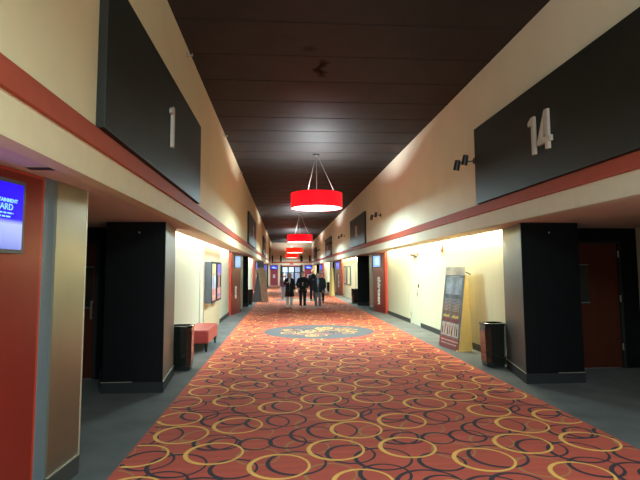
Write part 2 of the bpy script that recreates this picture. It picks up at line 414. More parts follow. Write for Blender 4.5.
# ------------------------------------------------------------------ red carpet with ring pattern
CY0, CY1 = -1.0, 54.5
MEDS = [(0.965, 13.27), (0.965, 27.9), (0.965, 42.3)]
MR = 1.49
carpet = MB().box(CXL, CXR, CY0, CY1, 0.0, 0.006)
PX, PY = 1.78, 1.77
yel = [(-0.04, 4.22, .54), (0.48, 4.56, .54), (0.75, 5.10, .55), (0.62, 5.63, .50), (1.15, 4.56, .54), (1.29, 5.34, .54)]
drk = [(0.11, 4.28, .53), (0.60, 4.44, .46), (0.50, 5.10, .54), (0.03, 5.48, .46), (0.82, 5.75, .44), (0.87, 4.31, .52), (1.12, 4.84, .44), (1.13, 5.55, .55), (1.21, 4.80, .34), (1.51, 4.77, .34), (1.24, 5.53, .36), (0.04, 4.80, .38), (0.30, 4.98, .50), (1.60, 5.42, .50), (1.36, 4.20, .42)]
tan_ = [(0.22, 4.65, .42), (0.30, 5.30, .38), (0.98, 5.00, .44), (1.45, 5.10, .46), (1.55, 4.45, .40), (0.38, 5.80, .44), (0.82, 4.75, .36)]
def ring_into(mb, cx, cy, d, w, ang, z, mi, clip, n=40):
    ro = d / 2; off = w * 0.22; ri = ro - w * 0.76
    ox, oy = off * math.cos(ang), off * math.sin(ang)
    vs = []
    for j in range(n):
        t = 2 * PI * j / n
        vs.append((cx + ro * math.cos(t), cy + ro * math.sin(t), z)); vs.append((cx + ox + ri * math.cos(t), cy + oy + ri * math.sin(t), z))
    fs = []
    for j in range(n):
        k = (j + 1) % n; q = (2 * j, 2 * k, 2 * k + 1, 2 * j + 1)
        mx = sum(vs[i][0] for i in q) / 4; my = sum(vs[i][1] for i in q) / 4
        if all(clip(vs[i][0], vs[i][1]) for i in q): fs.append(q)
    if fs: mb.add(vs, fs, mi)
def in_carpet(x, y):
    if not (CXL < x < CXR and CY0 < y < CY1): return False
    return all((x - mx) ** 2 + (y - my) ** 2 > MR * MR for mx, my in MEDS)
rnd = random.Random(3)
angs = {}
for iy in range(-4, 30):
    for ix in range(-1, 3):
        n = 40 if iy < 3 else (24 if iy < 8 else 14)
        for kk, (lst, w, z, mi) in enumerate(((tan_, 0.028, 0.0066, 3), (drk, 0.040, 0.0072, 2), (yel, 0.042, 0.0078, 1))):
            for q, (x, y, d) in enumerate(lst):
                X_, Y_ = x + ix * PX, y + iy * PY
                if not (CXL - .3 < X_ < CXR + .3 and CY0 - .3 < Y_ < CY1 + .3): continue
                key = (kk, q)
                if key not in angs: angs[key] = rnd.uniform(-0.6, 0.6)
                ring_into(carpet, X_, Y_, d, w, angs[key], z + q * 0.00001, mi, in_carpet, n)
for mi_, (mx, my) in enumerate(MEDS):
    n = 64
    carpet.add([(mx, my, 0.0068)] + [(mx + MR * math.cos(2 * PI * j / n), my + MR * math.sin(2 * PI * j / n), 0.0068) for j in range(n)],
               [(0, 1 + j, 1 + (j + 1) % n) for j in range(n)], 4)
    r2 = random.Random(11)
    for c in range(64):
        a = r2.uniform(0, 2 * PI); rr = math.sqrt(r2.random()) * 0.98
        ring_into(carpet, mx + rr * math.cos(a), my + rr * math.sin(a), r2.uniform(.26, .5), 0.034, r2.uniform(-1, 1), 0.0082 + c * 0.00002,
                  [1, 2, 5][c % 3], lambda x, y: (x - mx) ** 2 + (y - my) ** 2 < 1.12 ** 2, 20)
M_CRST = mat('carpet_rust', (0.34, 0.07, 0.04), 0.95)
struct('floor', carpet, [M_CARPET, M_CYEL, M_CDRK, M_CTAN, M_CMED, M_CRST])

# ------------------------------------------------------------------ portals
ORD = ['nearest', 'second', 'third', 'farthest']
NUMW = {'left': [None, 'two', 'three', 'four'], 'right': [None, 'thirteen', 'twelve', 'eleven']}
NUM = {'left': ['1', '2', '3', '4'], 'right': ['14', '13', '12', '11']}
dn = 6
for S in SIDES:
    for i, s in enumerate(MODS):
        nm = NUM[S.name][i]
        side_of = 'under the sign numbered ' + nm
        # --- totem (screen tower)
        if not (S is RGT and i == 0):
            A = (S.X(0.08), s - 1.30); B = (S.X(0.29), s - 0.02)
            lab = {('left', 0): 'red panel tower with a large blue screen, cut by the photo edge', ('left', 1): 'red tower lettered two beside the cream wall with two posters',
                   ('left', 2): 'far red tower behind the slanting taupe display board', ('left', 3): 'farthest red tower on the side of the low red benches',
                   ('right', 1): 'red tower lettered thirteen with a small blue screen', ('right', 2): 'red tower behind the far yellow display board',
                   ('right', 3): 'farthest red tower by the end wall, beyond the yellow display board'}[(S.name, i)]
            t = thing('screen_tower', lab, 'tower', (S.X(0.12), s - 0.7, 0), 0, 'red screen towers')
            MB().prism([(S.X(0.0), s - 1.30), A, B, (S.X(0.0), s - 0.02)], 0.0, SOF - 0.005).build('body', M_RED, t)
            dirv = Vector((B[0] - A[0], B[1] - A[1], 0)); Ln = dirv.length; dirv.normalize()
            nv = Vector((dirv.y, -dirv.x, 0)) * (1 if S is LFT else -1)
            def fp(u, off, z): p = Vector((A[0], A[1], 0)) + dirv * u + nv * off; return (p.x, p.y, z)
            def slab(mb, u0, u1, z0, z1, o0, o1, mi=0):
                mb.hull8([fp(u0, o0, z0), fp(u1, o0, z0), fp(u1, o0, z1), fp(u0, o0, z1)], [fp(u0, o1, z0), fp(u1, o1, z0), fp(u1, o1, z1), fp(u0, o1, z1)], mi)
            fm = MB(); slab(fm, 0.09, Ln - 0.04, 0.0, SOF - 0.03, 0.0, 0.012); fm.build('face_panel', M_REDFACE, t)
            u1 = 1.01 if i == 0 else Ln - 0.12; u0 = u1 - 0.76
            sb = MB(); slab(sb, u0 - 0.025, u1 + 0.025, 1.775, 2.257, 0.012, 0.05)
            so = sb.build('screen_frame', M_BEZEL, t)
            sd = MB(); slab(sd, u0, u1, 1.80, 2.232, 0.05, 0.054)
            sd.build('display', M_SCR if (S is LFT and i == 0) else (M_SCR2 if i == 1 else M_SCR3), so)
            if S is RGT and i == 1:
                sp = MB(); slab(sp, u0 + 0.16, u0 + 0.50, 1.86, 2.16, 0.054, 0.056); sp.build('display_patch', M_SCRPATCH, so)
            if S is LFT and i == 0:
                up = Vector((0, 0, 1))
                for body, zz, sz, uu in (('ENTERTAINMENT', 2.114, 0.034, 0.956), ('CARD', 2.071, 0.057, 0.916)):
                    text('caption', body, sz, frame(fp(uu, 0.056, zz), dirv, up), M_SCREENTXT, so, 0.001, 'RIGHT', 0.001)
                for zz, ua, ub in ((2.033, 0.60, 0.92), (2.010, 0.64, 0.895)):
                    cm = MB(); uu = ua
                    rr = random.Random(int(zz * 1000))
                    while uu < ub:
                        ww = rr.uniform(0.015, 0.045); slab(cm, uu, min(uu + ww, ub), zz - 0.005, zz + 0.005, 0.055, 0.057); uu += ww + 0.009
                    cm.build('caption', M_SCREENTXT, so)
            wname = NUMW[S.name][i]
            if wname:
                # rotated lettering reading downwards
                ln = {'thirteen': 1.10, 'two': 0.5, 'three': .78, 'four': .62, 'twelve': .9, 'eleven': .9}[wname]
                zt = {'two': 1.08}.get(wname, 1.40)
                rt = Vector((0, 0, -1)); upv = (dirv if S is LFT else -dirv)
                # text X axis runs down, text up axis points so that the normal faces the hall
                m4 = frame(fp(Ln * 0.52, 0.014, zt - ln / 2), rt, dirv if (rt.cross(dirv)).dot(nv) > 0 else -dirv)
                o = text('lettering', wname, 0.30, m4, M_WHITE, t, 0.008, 'CENTER', 0.014)
                bpy.context.view_layer.update()
                wd = o.dimensions.x
                if wd > 0: o.matrix_basis = o.matrix_basis @ Matrix.Diagonal((ln / wd, 1.35, 1, 1))
        # --- near pillar
        if not (S is RGT and i == 0):
            lab = {('left', 0): 'bronze clad entrance pillar between the big blue screen tower and the first opening',
                   ('left', 1): 'narrow entrance pillar touching the tower lettered two', ('left', 2): 'thin far entrance pillar behind the slanting taupe display board',
                   ('left', 3): 'last entrance pillar on the bench side of the hall', ('right', 1): 'grey entrance pillar touching the tower lettered thirteen',
                   ('right', 2): 'thin far entrance pillar behind the far yellow display board', ('right', 3): 'last thin entrance pillar by the end wall, beyond the yellow display board'}[(S.name, i)]
            t = thing('entrance_pillar', lab, 'pillar', (S.X(0.1), s + 0.3, 0), 0, 'entrance pillars'); t['kind'] = 'thing'
            MB().prism([(S.X(-0.45), s - 0.018), (S.X(0.29), s - 0.018), (S.X(0.30), s + 0.12), (S.X(0.315), s + 0.12), (S.X(0.352), s + 0.6), (S.X(-0.45), s + 0.6)], 0, SOF - 0.003).build('body', M_BLACK, t)
            MB().prism([(S.X(0.292), s - 0.019), (S.X(0.302), s + 0.118), (S.X(0.28), s + 0.118), (S.X(0.28), s - 0.019)], 0.0, SOF - 0.001).build('reveal_strip', M_STRIP, t)
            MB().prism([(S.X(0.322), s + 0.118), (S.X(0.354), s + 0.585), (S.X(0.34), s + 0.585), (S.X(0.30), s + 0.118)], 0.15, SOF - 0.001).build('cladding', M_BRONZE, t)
            MB().prism([(S.X(0.357), s + 0.585), (S.X(0.358), s + 0.603), (S.X(0.32), s + 0.603), (S.X(0.32), s + 0.585)], 0.0, SOF - 0.004).build('corner_bead', M_EDGE, t)
            b = MB().prism([(S.X(0.332), s + 0.118), (S.X(0.365), s + 0.585), (S.X(0.34), s + 0.585), (S.X(0.30), s + 0.118)], 0.0, 0.145)
            b.build('baseboard', M_BRONZE2, t)
            MB().prism([(S.X(0.333), s + 0.118), (S.X(0.366), s + 0.585), (S.X(0.34), s + 0.585), (S.X(0.31), s + 0.118)], 0.145, 0.152).build('base_cap', M_EDGE, t)
        # --- far pillar
        lab = {('left', 0): 'wide black entrance pillar with bronze side under the sign numbered 1', ('right', 0): 'wide black entrance pillar under the sign numbered 14',
               ('left', 1): 'black entrance pillar just past the tower lettered two', ('right', 1): 'black entrance pillar just past the tower lettered thirteen',
               ('left', 2): 'small black far pillar past the slanting taupe display board', ('right', 2): 'small black far pillar past the yellow display board',
               ('left', 3): 'tiny black pillar by the end wall, bench side', ('right', 3): 'tiny black pillar by the end wall, beyond the yellow display board'}[(S.name, i)]
        y0, y1 = s + 3.22, s + 4.34
        t = thing('entrance_pillar', lab, 'pillar', (S.X(0.0), s + 3.7, 0), 0, 'entrance pillars'); t['kind'] = 'thing'
        MB().prism([(S.X(-0.42), y0), (S.X(S.dn), y0), (S.X(S.df), y1), (S.X(-0.42), y1)], 0, SOF - 0.003).build('body', M_BLACK, t)
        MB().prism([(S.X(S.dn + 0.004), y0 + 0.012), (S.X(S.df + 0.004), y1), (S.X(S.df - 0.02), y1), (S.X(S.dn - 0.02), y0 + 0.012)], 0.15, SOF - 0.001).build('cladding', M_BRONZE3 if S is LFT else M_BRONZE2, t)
        bb = MB().prism([(S.X(-0.43), y0 - 0.012), (S.X(S.dn + 0.014), y0 - 0.012), (S.X(S.df + 0.014), y1 + 0.005), (S.X(S.df - 0.1), y1 + 0.005), (S.X(S.dn - 0.1), y0 + 0.05), (S.X(-0.43), y0 + 0.05)], 0, 0.145)
        # split as two convex solids
        bb = MB().box(S.X(-0.43), S.X(S.dn), y0 - 0.012, y0 + 0.01, 0, 0.145)
        bb.prism([(S.X(S.dn), y0 - 0.012), (S.X(S.dn + 0.014), y0 - 0.012), (S.X(S.df + 0.014), y1), (S.X(S.df), y1)], 0, 0.145)
        bb.build('baseboard', M_CHARC, t)
        MB().box(S.X(-0.43), S.X(-0.02), y0 - 0.015, y0, 0.146, 0.152).prism([(S.X(S.dn + 0.004), y0 - 0.01), (S.X(S.dn + 0.017), y0 - 0.01), (S.X(S.df + 0.017), y1), (S.X(S.df + 0.003), y1)], 0.146, 0.152).build('base_cap', M_EDGE, t)
        sm_ = MB()
        for d in (-0.02, 0.25): sm_.box(S.X(d), S.X(d + 0.008), y0 - 0.004, y0 + 0.01, 0.155, SOF - 0.01)
        sm_.build('panel_joint', M_BLACK, t)
        MB().tube((S.X(0.03), y0 - 0.004, 2.20), (S.X(0.03), y0 + 0.01, 2.20), 0.012).build('door_holder', M_STEEL, t)
        # --- recess door
        dy = s + 4.15
        a, b = S.X(DOOR_D[0]), S.X(DOOR_D[1])
        xa, xb = min(a, b), max(a, b)
        o = struct('door_%d' % dn, MB().box(xa + 0.05, xb - 0.05, dy + 0.02, dy + 0.07, 0.01, 2.08), M_DOORR, bevel=0.004); dn += 1
        MB().box(xa, xa + 0.05, dy - 0.015, dy + 0.1, 0, 2.13).box(xb - 0.05, xb, dy - 0.015, dy + 0.1, 0, 2.13).box(xa + 0.05, xb - 0.05, dy - 0.015, dy + 0.1, 2.08, 2.13).build('door_frame', M_CHARC, o)
        if S is RGT: vx = xa + 0.10
        else: vx = xb - 0.32
        MB().box(vx, vx + 0.22, dy + 0.005, dy + 0.02, 1.10, 1.72).build('vision_panel', M_BIN, o)
        MB().box(vx - 0.015, vx + 0.235, dy + 0.012, dy + 0.02, 1.085, 1.10).box(vx - 0.015, vx + 0.235, dy + 0.012, dy + 0.02, 1.72, 1.735).build('vision_trim', M_STRIP, o)
        hx = xa + 0.07 if S is RGT else xb - 0.10
        MB().box(hx, hx + 0.025, dy - 0.04, dy - 0.02, 0.92, 1.2).box(hx, hx + 0.025, dy - 0.02, dy + 0.02, 0.92, 0.95).box(hx, hx + 0.025, dy - 0.02, dy + 0.02, 1.17, 1.2).build('pull_handle', M_STEEL, o)
        hg = xb - 0.06 if S is RGT else xa + 0.03
        for z in (0.3, 1.1, 1.85): MB().box(hg, hg + 0.02, dy - 0.022, dy - 0.012, z, z + 0.11).build('hinge', M_STEEL, o)

# ------------------------------------------------------------------ number signs
def digit_polys(ch):
    """strokes of a condensed geometric numeral in a unit-high box, as quads (u right, v up)"""
    if ch == '1': return [[(0.10, 0), (0.235, 0), (0.235, 1), (0.10, 1)], [(0.10, 1.0), (0.12, 1.0), (0.12, 0.80), (-0.06, 0.80), (-0.06, 0.90)]], 0.32
    if ch == '4': return [[(0.36, 0), (0.50, 0), (0.50, 1), (0.36, 1)], [(0, 0.17), (0.60, 0.17), (0.60, 0.31), (0, 0.31)], [(0, 0.17), (0.15, 0.24), (0.44, 1.0), (0.36, 1.0), (0.0, 0.28)]], 0.62
SIGN_Y = {('left', 0): (3.66, 7.82), ('left', 1): (18.9, 23.7), ('left', 2): (32.3, 36.6), ('left', 3): (48.0, 52.0),
          ('right', 0): (3.35, 7.73), ('right', 1): (18.8, 23.0), ('right', 2): (32.5, 37.1), ('right', 3): (47.4, 51.7)}
for S in SIDES:
    for i in range(4):
        a, b = SIGN_Y[(S.name, i)]
        nm = NUM[S.name][i]
        t = thing('theater_sign', {('left', 0): 'large dark wall board bearing the single numeral 1',
            ('left', 1): 'dark wall board above the tower lettered two', ('left', 2): 'small dark wall board above the slanting taupe display board',
            ('left', 3): 'farthest dark wall board on the side of the red benches', ('right', 0): 'large dark wall board bearing the number 14',
            ('right', 1): 'dark wall board above the tower lettered thirteen', ('right', 2): 'small dark wall board above the distant yellow display board',
            ('right', 3): 'tiny farthest dark wall board beyond the yellow display board'}[(S.name, i)], 'sign', (S.fx, (a + b) / 2, 2.74), 0, 'numbered boards along the upper walls')
        MB().box(S.fx, S.fx + S.sg * 0.07, a, b, 2.74, 4.01).build('board', M_SIGN, t, bevel=0.004)
        zc = 3.345 if S is RGT else 3.365; hh = 0.485
        xf = S.fx + S.sg * 0.07
        c = (a + b) / 2 + ({'left': -0.02, 'right': 0.07}[S.name] if i == 0 else 0)
        right = Vector((0, 1, 0)) if S is LFT else Vector((0, -1, 0))
        if i == 0:
            pos = 0; glyphs = [digit_polys(ch) for ch in nm]
            tot = sum(g[1] for g in glyphs) * hh + 0.03 * (len(nm) - 1)
            u = -tot / 2
            for polys, wd in glyphs:
                mb = MB()
                for k, poly in enumerate(polys):
                    dpt = 0.045 + 0.0006 * k
                    n = len(poly); q0 = []; q1 = []
                    for (pu, pv) in poly:
                        p = Vector((xf, c, zc - hh / 2)) + right * (u + pu * hh) + Vector((0, 0, pv * hh))
                        q0.append((p.x + S.sg * 0.008, p.y, p.z)); q1.append((p.x + S.sg * dpt, p.y, p.z))
                    mb.add(q0 + q1, [tuple(range(n - 1, -1, -1)), tuple(range(n, 2 * n))] + [(j, (j + 1) % n, n + (j + 1) % n, n + j) for j in range(n)], 0)
                # standoff pins keep the numeral off the board
                mb.tube((xf, *(Vector((0, c, 0)) + right * (u + 0.17 * hh)).yz) if False else (xf, (Vector((0, c, 0)) + right * (u + polys[0][0][0] * hh + 0.03)).y, zc - 0.1), (xf + S.sg * 0.01, (Vector((0, c, 0)) + right * (u + polys[0][0][0] * hh + 0.03)).y, zc - 0.1), 0.01)
                mb.build('numeral', M_LETTER, t)
                u += wd * hh + 0.03
        else:
            text('numeral', nm, 0.66, frame((xf + S.sg * 0.02, c, zc), right, (0, 0, 1)), M_LETTER, t, 0.018, 'CENTER', 0.008, 0.85)

# ------------------------------------------------------------------ pendants
PEND = [(13.4, 3.40), (27.6, 3.30), (41.2, 3.20), (54.0, 3.12)]
PL = ['largest red drum pendant lamp hanging nearest over the carpet', 'second red drum pendant lamp, just below and behind the largest one', 'orange-red drum pendant lamp, third along the hall', 'smallest red drum pendant lamp, last before the end wall']
for i, (py, z0) in enumerate(PEND):
    t = thing('pendant_lamp', PL[i], 'pendant lamp', (CX, py, z0), 0, 'red drum pendant lamps')
    R_, hh, n = 0.725, 0.415, 64
    mb = MB()
    for r0, r1 in ((R_, R_ - 0.008),):
        vs = []
        for j in range(n):
            c_, s_ = math.cos(2 * PI * j / n), math.sin(2 * PI * j / n)
            vs += [(CX + r0 * c_, py + r0 * s_, z0), (CX + r0 * c_, py + r0 * s_, z0 + hh), (CX + r1 * c_, py + r1 * s_, z0 + hh), (CX + r1 * c_, py + r1 * s_, z0)]
        fs = []
        for j in range(n):
            k = (j + 1) % n
            for q in range(4): fs.append((4 * j + q, 4 * k + q, 4 * k + (q + 1) % 4, 4 * j + (q + 1) % 4))
        mb.add(vs, fs)
    mb.build('lamp_shade', M_SHADE if i < 2 else M_SHADE2, t, smooth=True)
    MB().loft([((CX, py, z0 + 0.012), R_ - 0.012, R_ - 0.012), ((CX, py, z0 + 0.02), R_ - 0.012, R_ - 0.012)], n).build('diffuser', M_DIFF, t, smooth=True)
    rm = MB()
    for zz in (z0 - 0.004, z0 + hh - 0.008):
        vs = []
        for j in range(n):
            c_, s_ = math.cos(2 * PI * j / n), math.sin(2 * PI * j / n)
            for (rr, z_) in ((R_ - 0.01, zz), (R_ + 0.006, zz), (R_ + 0.006, zz + 0.012), (R_ - 0.01, zz + 0.012)): vs.append((CX + rr * c_, py + rr * s_, z_))
        rm.add(vs, [(4 * j + q, 4 * ((j + 1) % n) + q, 4 * ((j + 1) % n) + (q + 1) % 4, 4 * j + (q + 1) % 4) for j in range(n) for q in range(4)])
    rm.build('rim', M_RIM, t)
    for j in range(3):
        a = 2 * PI * j / 3 + PI / 2 + 0.5
        MB().tube((CX + 0.03 * math.cos(a), py + 0.03 * math.sin(a), H - 0.03), (CX + 0.66 * math.cos(a) * 0.82, py + 0.66 * math.sin(a) * 0.82, z0 + hh - 0.02), 0.006, 6).build('cable', M_CABLE, t)
    for j in range(3):
        a = 2 * PI * j / 3 + PI / 2 + 0.5
        MB().tube((CX, py, z0 + hh - 0.02), (CX + (R_ - 0.01) * math.cos(a), py + (R_ - 0.01) * math.sin(a), z0 + hh - 0.02), 0.008, 6).build('spoke', M_CABLE, t)
    MB().tube((CX, py, H - 0.03), (CX, py, z0 + hh - 0.02), 0.005, 6).loft([((CX, py, z0 + hh - 0.04), 0.03, 0.03), ((CX, py, z0 + hh + 0.04), 0.03, 0.03)], 12).build('cord', M_CABLE, t)
    MB().loft([((CX, py, H - 0.05), 0.05, 0.05), ((CX, py, H - 0.035), 0.09, 0.09), ((CX, py, H - 0.004), 0.095, 0.095)], 24).build('ceiling_mount', M_BLKMET, t, smooth=True)
    for a in (0.6, 2.55, 4.4):
        MB().ball((CX + 0.62 * math.cos(a), py + 0.62 * math.sin(a), z0 + 0.008), 0.018, 0.018, 0.008, n=8, k=5).build('diffuser_screw', M_STEEL, t)

# ------------------------------------------------------------------ wall spotlights
def spotlight(y, z, label):
    x0 = FXR - (0.07 if any(a <= y <= b for (k, (a, b)) in SIGN_Y.items() if k[0] == 'right') else 0.0)
    t = thing('wall_spotlight', label, 'spotlight', (x0, y, z), 0, 'black twin-head spotlights on the upper wall')
    MB().loft([((x0, y, z), 0.055, 0.055), ((x0 - 0.03, y, z), 0.05, 0.05)], 16).build('wall_plate', M_BLKMET, t, smooth=True)
    MB().tube((x0 - 0.02, y, z), (x0 - 0.30, y + 0.05, z - 0.03), 0.009, 8).build('arm', M_BLKMET, t)
    for dx, dz in ((0.17, 0.02), (0.31, -0.07)):
        c = Vector((x0 - dx, y + 0.02, z + dz)); d = Vector((-0.15, 0.2, -1)).normalized()
        h = MB().loft([(c - d * 0.085, 0.022, 0.022), (c - d * 0.075, 0.045, 0.045), (c + d * 0.06, 0.05, 0.05), (c + d * 0.09, 0.052, 0.052)], 16).build('lamp_head', M_BLKMET, t, smooth=True)
        MB().loft([(c + d * 0.088, 0.043, 0.043), (c + d * 0.093, 0.040, 0.040)], 16).build('lens', M_LENS, h)
spotlight(7.70, 3.47, 'black twin-head spotlight fixed at the edge of the board numbered 14')
spotlight(15.9, 3.51, 'black twin-head spotlight alone on the wall above the staff door and strobe')
spotlight(25.6, 3.52, 'black twin-head spotlight just past the board above the tower lettered thirteen')
spotlight(32.3, 3.52, 'tiny spotlight beside the small board above the yellow display board')
spotlight(42.3, 3.50, 'farthest tiny spotlight, beyond the yellow display board')

# ------------------------------------------------------------------ side wall sprinklers, strobe, soffit slot
for y, z, lb in ((6.94, 4.82, 'nearest small sprinkler high on the tan wall above board 1'), (11.34, 4.86, 'middle small sprinkler under the ceiling past board 1'), (15.56, 4.84, 'farthest small sprinkler under the ceiling before board 2')):
    t = thing('sprinkler', lb, 'sprinkler', (FXL, y, z), 0, 'sidewall sprinklers')
    MB().loft([((FXL, y, z), 0.035, 0.035), ((FXL + 0.01, y, z), 0.03, 0.03)], 14).build('escutcheon', M_TAUPE, t)
    MB().tube((FXL + 0.005, y, z), (FXL + 0.08, y, z), 0.012, 8).box(FXL + 0.075, FXL + 0.083, y - 0.025, y + 0.025, z - 0.012, z + 0.022).build('nozzle', M_STEEL, t)
t = thing('fire_alarm_strobe', 'small red and white alarm strobe high on the bright cream wall', 'alarm', (WXR, 11.76, 2.19))
MB().box(WXR, WXR - 0.04, 11.72, 11.80, 2.10, 2.26).build('base', M_RED, t, bevel=0.004)
MB().box(WXR - 0.04, WXR - 0.065, 11.735, 11.785, 2.19, 2.245).build('lens', M_WHITE, t, bevel=0.004)
MB().box(WXR - 0.04, WXR - 0.045, 11.73, 11.79, 2.11, 2.165).build('grille', M_CHARC, t)
t = thing('soffit_speaker_slot', 'small dark slot fitting in the soffit above the blue screen tower', 'slot fitting', (-1.62, 3.25, SOF))
MB().box(-1.70, -1.55, 3.27, 3.33, SOF - 0.012, SOF).build('slot', M_BLKMET, t)
MB().box(-1.715, -1.535, 3.255, 3.345, SOF - 0.006, SOF).build('flange', M_TAUPE, t)
tag(MB().box(-1.872, -1.85, 1.6, 2.75, SOF - 0.012, SOF).build('soffit_light_strip', M_WHITE), 'thin pale metal strip in the soffit over the big blue screen', 'strip')
t = thing('exit_sign', 'small glowing red exit sign above the far glass doors', 'exit sign', (0.9, YE, 2.4))
MB().box(0.72, 1.12, YE - 0.10, YE - 0.05, 2.40, 2.56).build('housing', M_CHARC, t)
text('lettering', 'EXIT', 0.15, frame((0.92, YE - 0.105, 2.48), (1, 0, 0), (0, 0, 1)), M_EXIT, t, 0.003, 'CENTER', 0.002)

# ------------------------------------------------------------------ tan backing panels and poster light boxes
def poster_boxes(S, yy, z0, z1, labels, group, mats, D=0.22):
    for (a, b), lb, ms in zip(yy, labels, mats):
        t = thing('poster_lightbox', lb, 'poster', (S.X(0.05), (a + b) / 2, z0), 0, group)
        x0, x1 = S.X(0.05), S.X(D)
        MB().box(x0, x1, a, b, z0, z1).build('case', M_BOXBLUE, t, bevel=0.005)
        f = 0.05; xo = S.X(D + 0.012)
        MB().box(x1, xo, a, a + f, z0, z1).box(x1, xo, b - f, b, z0, z1).box(x1, xo, a + f, b - f, z0, z0 + f).box(x1, xo, a + f, b - f, z1 - f, z1).build('bezel', M_CHARC, t)
        p = MB(); h = z1 - z0 - 2 * f; zz = z0 + f
        cuts = [0, 0.32, 0.68, 1.0]
        for k in range(3): p.box(x1, S.X(D + 0.006), a + f, b - f, zz + h * cuts[k], zz + h * cuts[k + 1], k)
        # figure-like and title shapes inside the poster
        p.prism([(S.X(D + 0.008), a + (b - a) * .35), (S.X(D + 0.008), a + (b - a) * .6), (S.X(D + 0.0065), a + (b - a) * .6), (S.X(D + 0.0065), a + (b - a) * .35)], zz + h * 0.2, zz + h * 0.75, 0)
        p.box(S.X(D + 0.009), S.X(D + 0.0065), a + (b - a) * .2, a + (b - a) * .8, zz + h * 0.08, zz + h * 0.14, 2)
        p.build('poster', ms, t)
struct('trim_9', MB().box(LFT.X(0), LFT.X(0.05), 12.35, 15.35, 0, 2.33), M_TANPANEL)
struct('trim_10', MB().box(RGT.X(0), RGT.X(0.05), 26.2, 31.6, 0, 2.33), M_TANPANEL)
struct('trim_8', MB().box(LFT.X(0), LFT.X(0.03), 11.93, 12.35, 0, 2.33), mat('panel_pale', (0.52, 0.49, 0.40), 0.6))
poster_boxes(LFT, ((12.42, 13.22), (13.40, 14.25)), 0.84, 1.90, ('framed poster with blue and gold picture, nearer of the pair above the bench', 'framed violet and pink poster, farther of the pair above the bench'), 'poster pair on the cream wall above the bench', ([M_PPINK, M_PSKY, M_PGOLD], [M_PPINK, M_CHARC, M_PVIOL]))
poster_boxes(RGT, ((27.9, 29.1), (29.6, 30.8)), 0.80, 1.92, ('distant framed poster, nearer of the pair past the tower lettered thirteen', 'distant framed poster, farther of the pair past the tower lettered thirteen'), 'distant poster pair past the tower lettered thirteen', ([M_PGOLD, M_TANPANEL, M_PGOLD], [M_PPINK, M_PGOLD, M_PGOLD]), 0.11)

# ------------------------------------------------------------------ staff door
o = struct('door_%d' % dn, MB().box(WXR + 0.005, WXR + 0.05, 13.93, 14.92, 0.01, 2.15), M_DOORC, bevel=0.003)
MB().box(WXR - 0.012, WXR + 0.06, 13.88, 13.93, 0, 2.20).box(WXR - 0.012, WXR + 0.06, 14.92, 14.97, 0, 2.20).box(WXR - 0.012, WXR + 0.06, 13.93, 14.92, 2.15, 2.20).build('door_frame', M_DOORC, o)
h = MB().box(WXR + 0.005, WXR - 0.006, 14.13, 14.19, 0.88, 1.10).build('lever_plate', M_STEEL, o, bevel=0.003)
MB().tube((WXR, 14.16, 0.96), (WXR - 0.06, 14.16, 0.96), 0.011).tube((WXR - 0.055, 14.16, 0.96), (WXR - 0.055, 14.29, 0.955), 0.011).build('lever', M_STEEL, h)
MB().box(WXR + 0.004, WXR - 0.02, 13.98, 14.03, 1.14, 1.24).build('keypad', M_CHARC, o, bevel=0.003)
MB().box(WXR + 0.004, WXR - 0.05, 14.15, 14.55, 2.09, 2.14).build('door_closer', M_TAUPE, o, bevel=0.004)
for z in (0.25, 1.1, 1.9): MB().box(WXR + 0.004, WXR - 0.016, 14.90, 14.93, z, z + 0.11).build('hinge', M_STEEL, o)

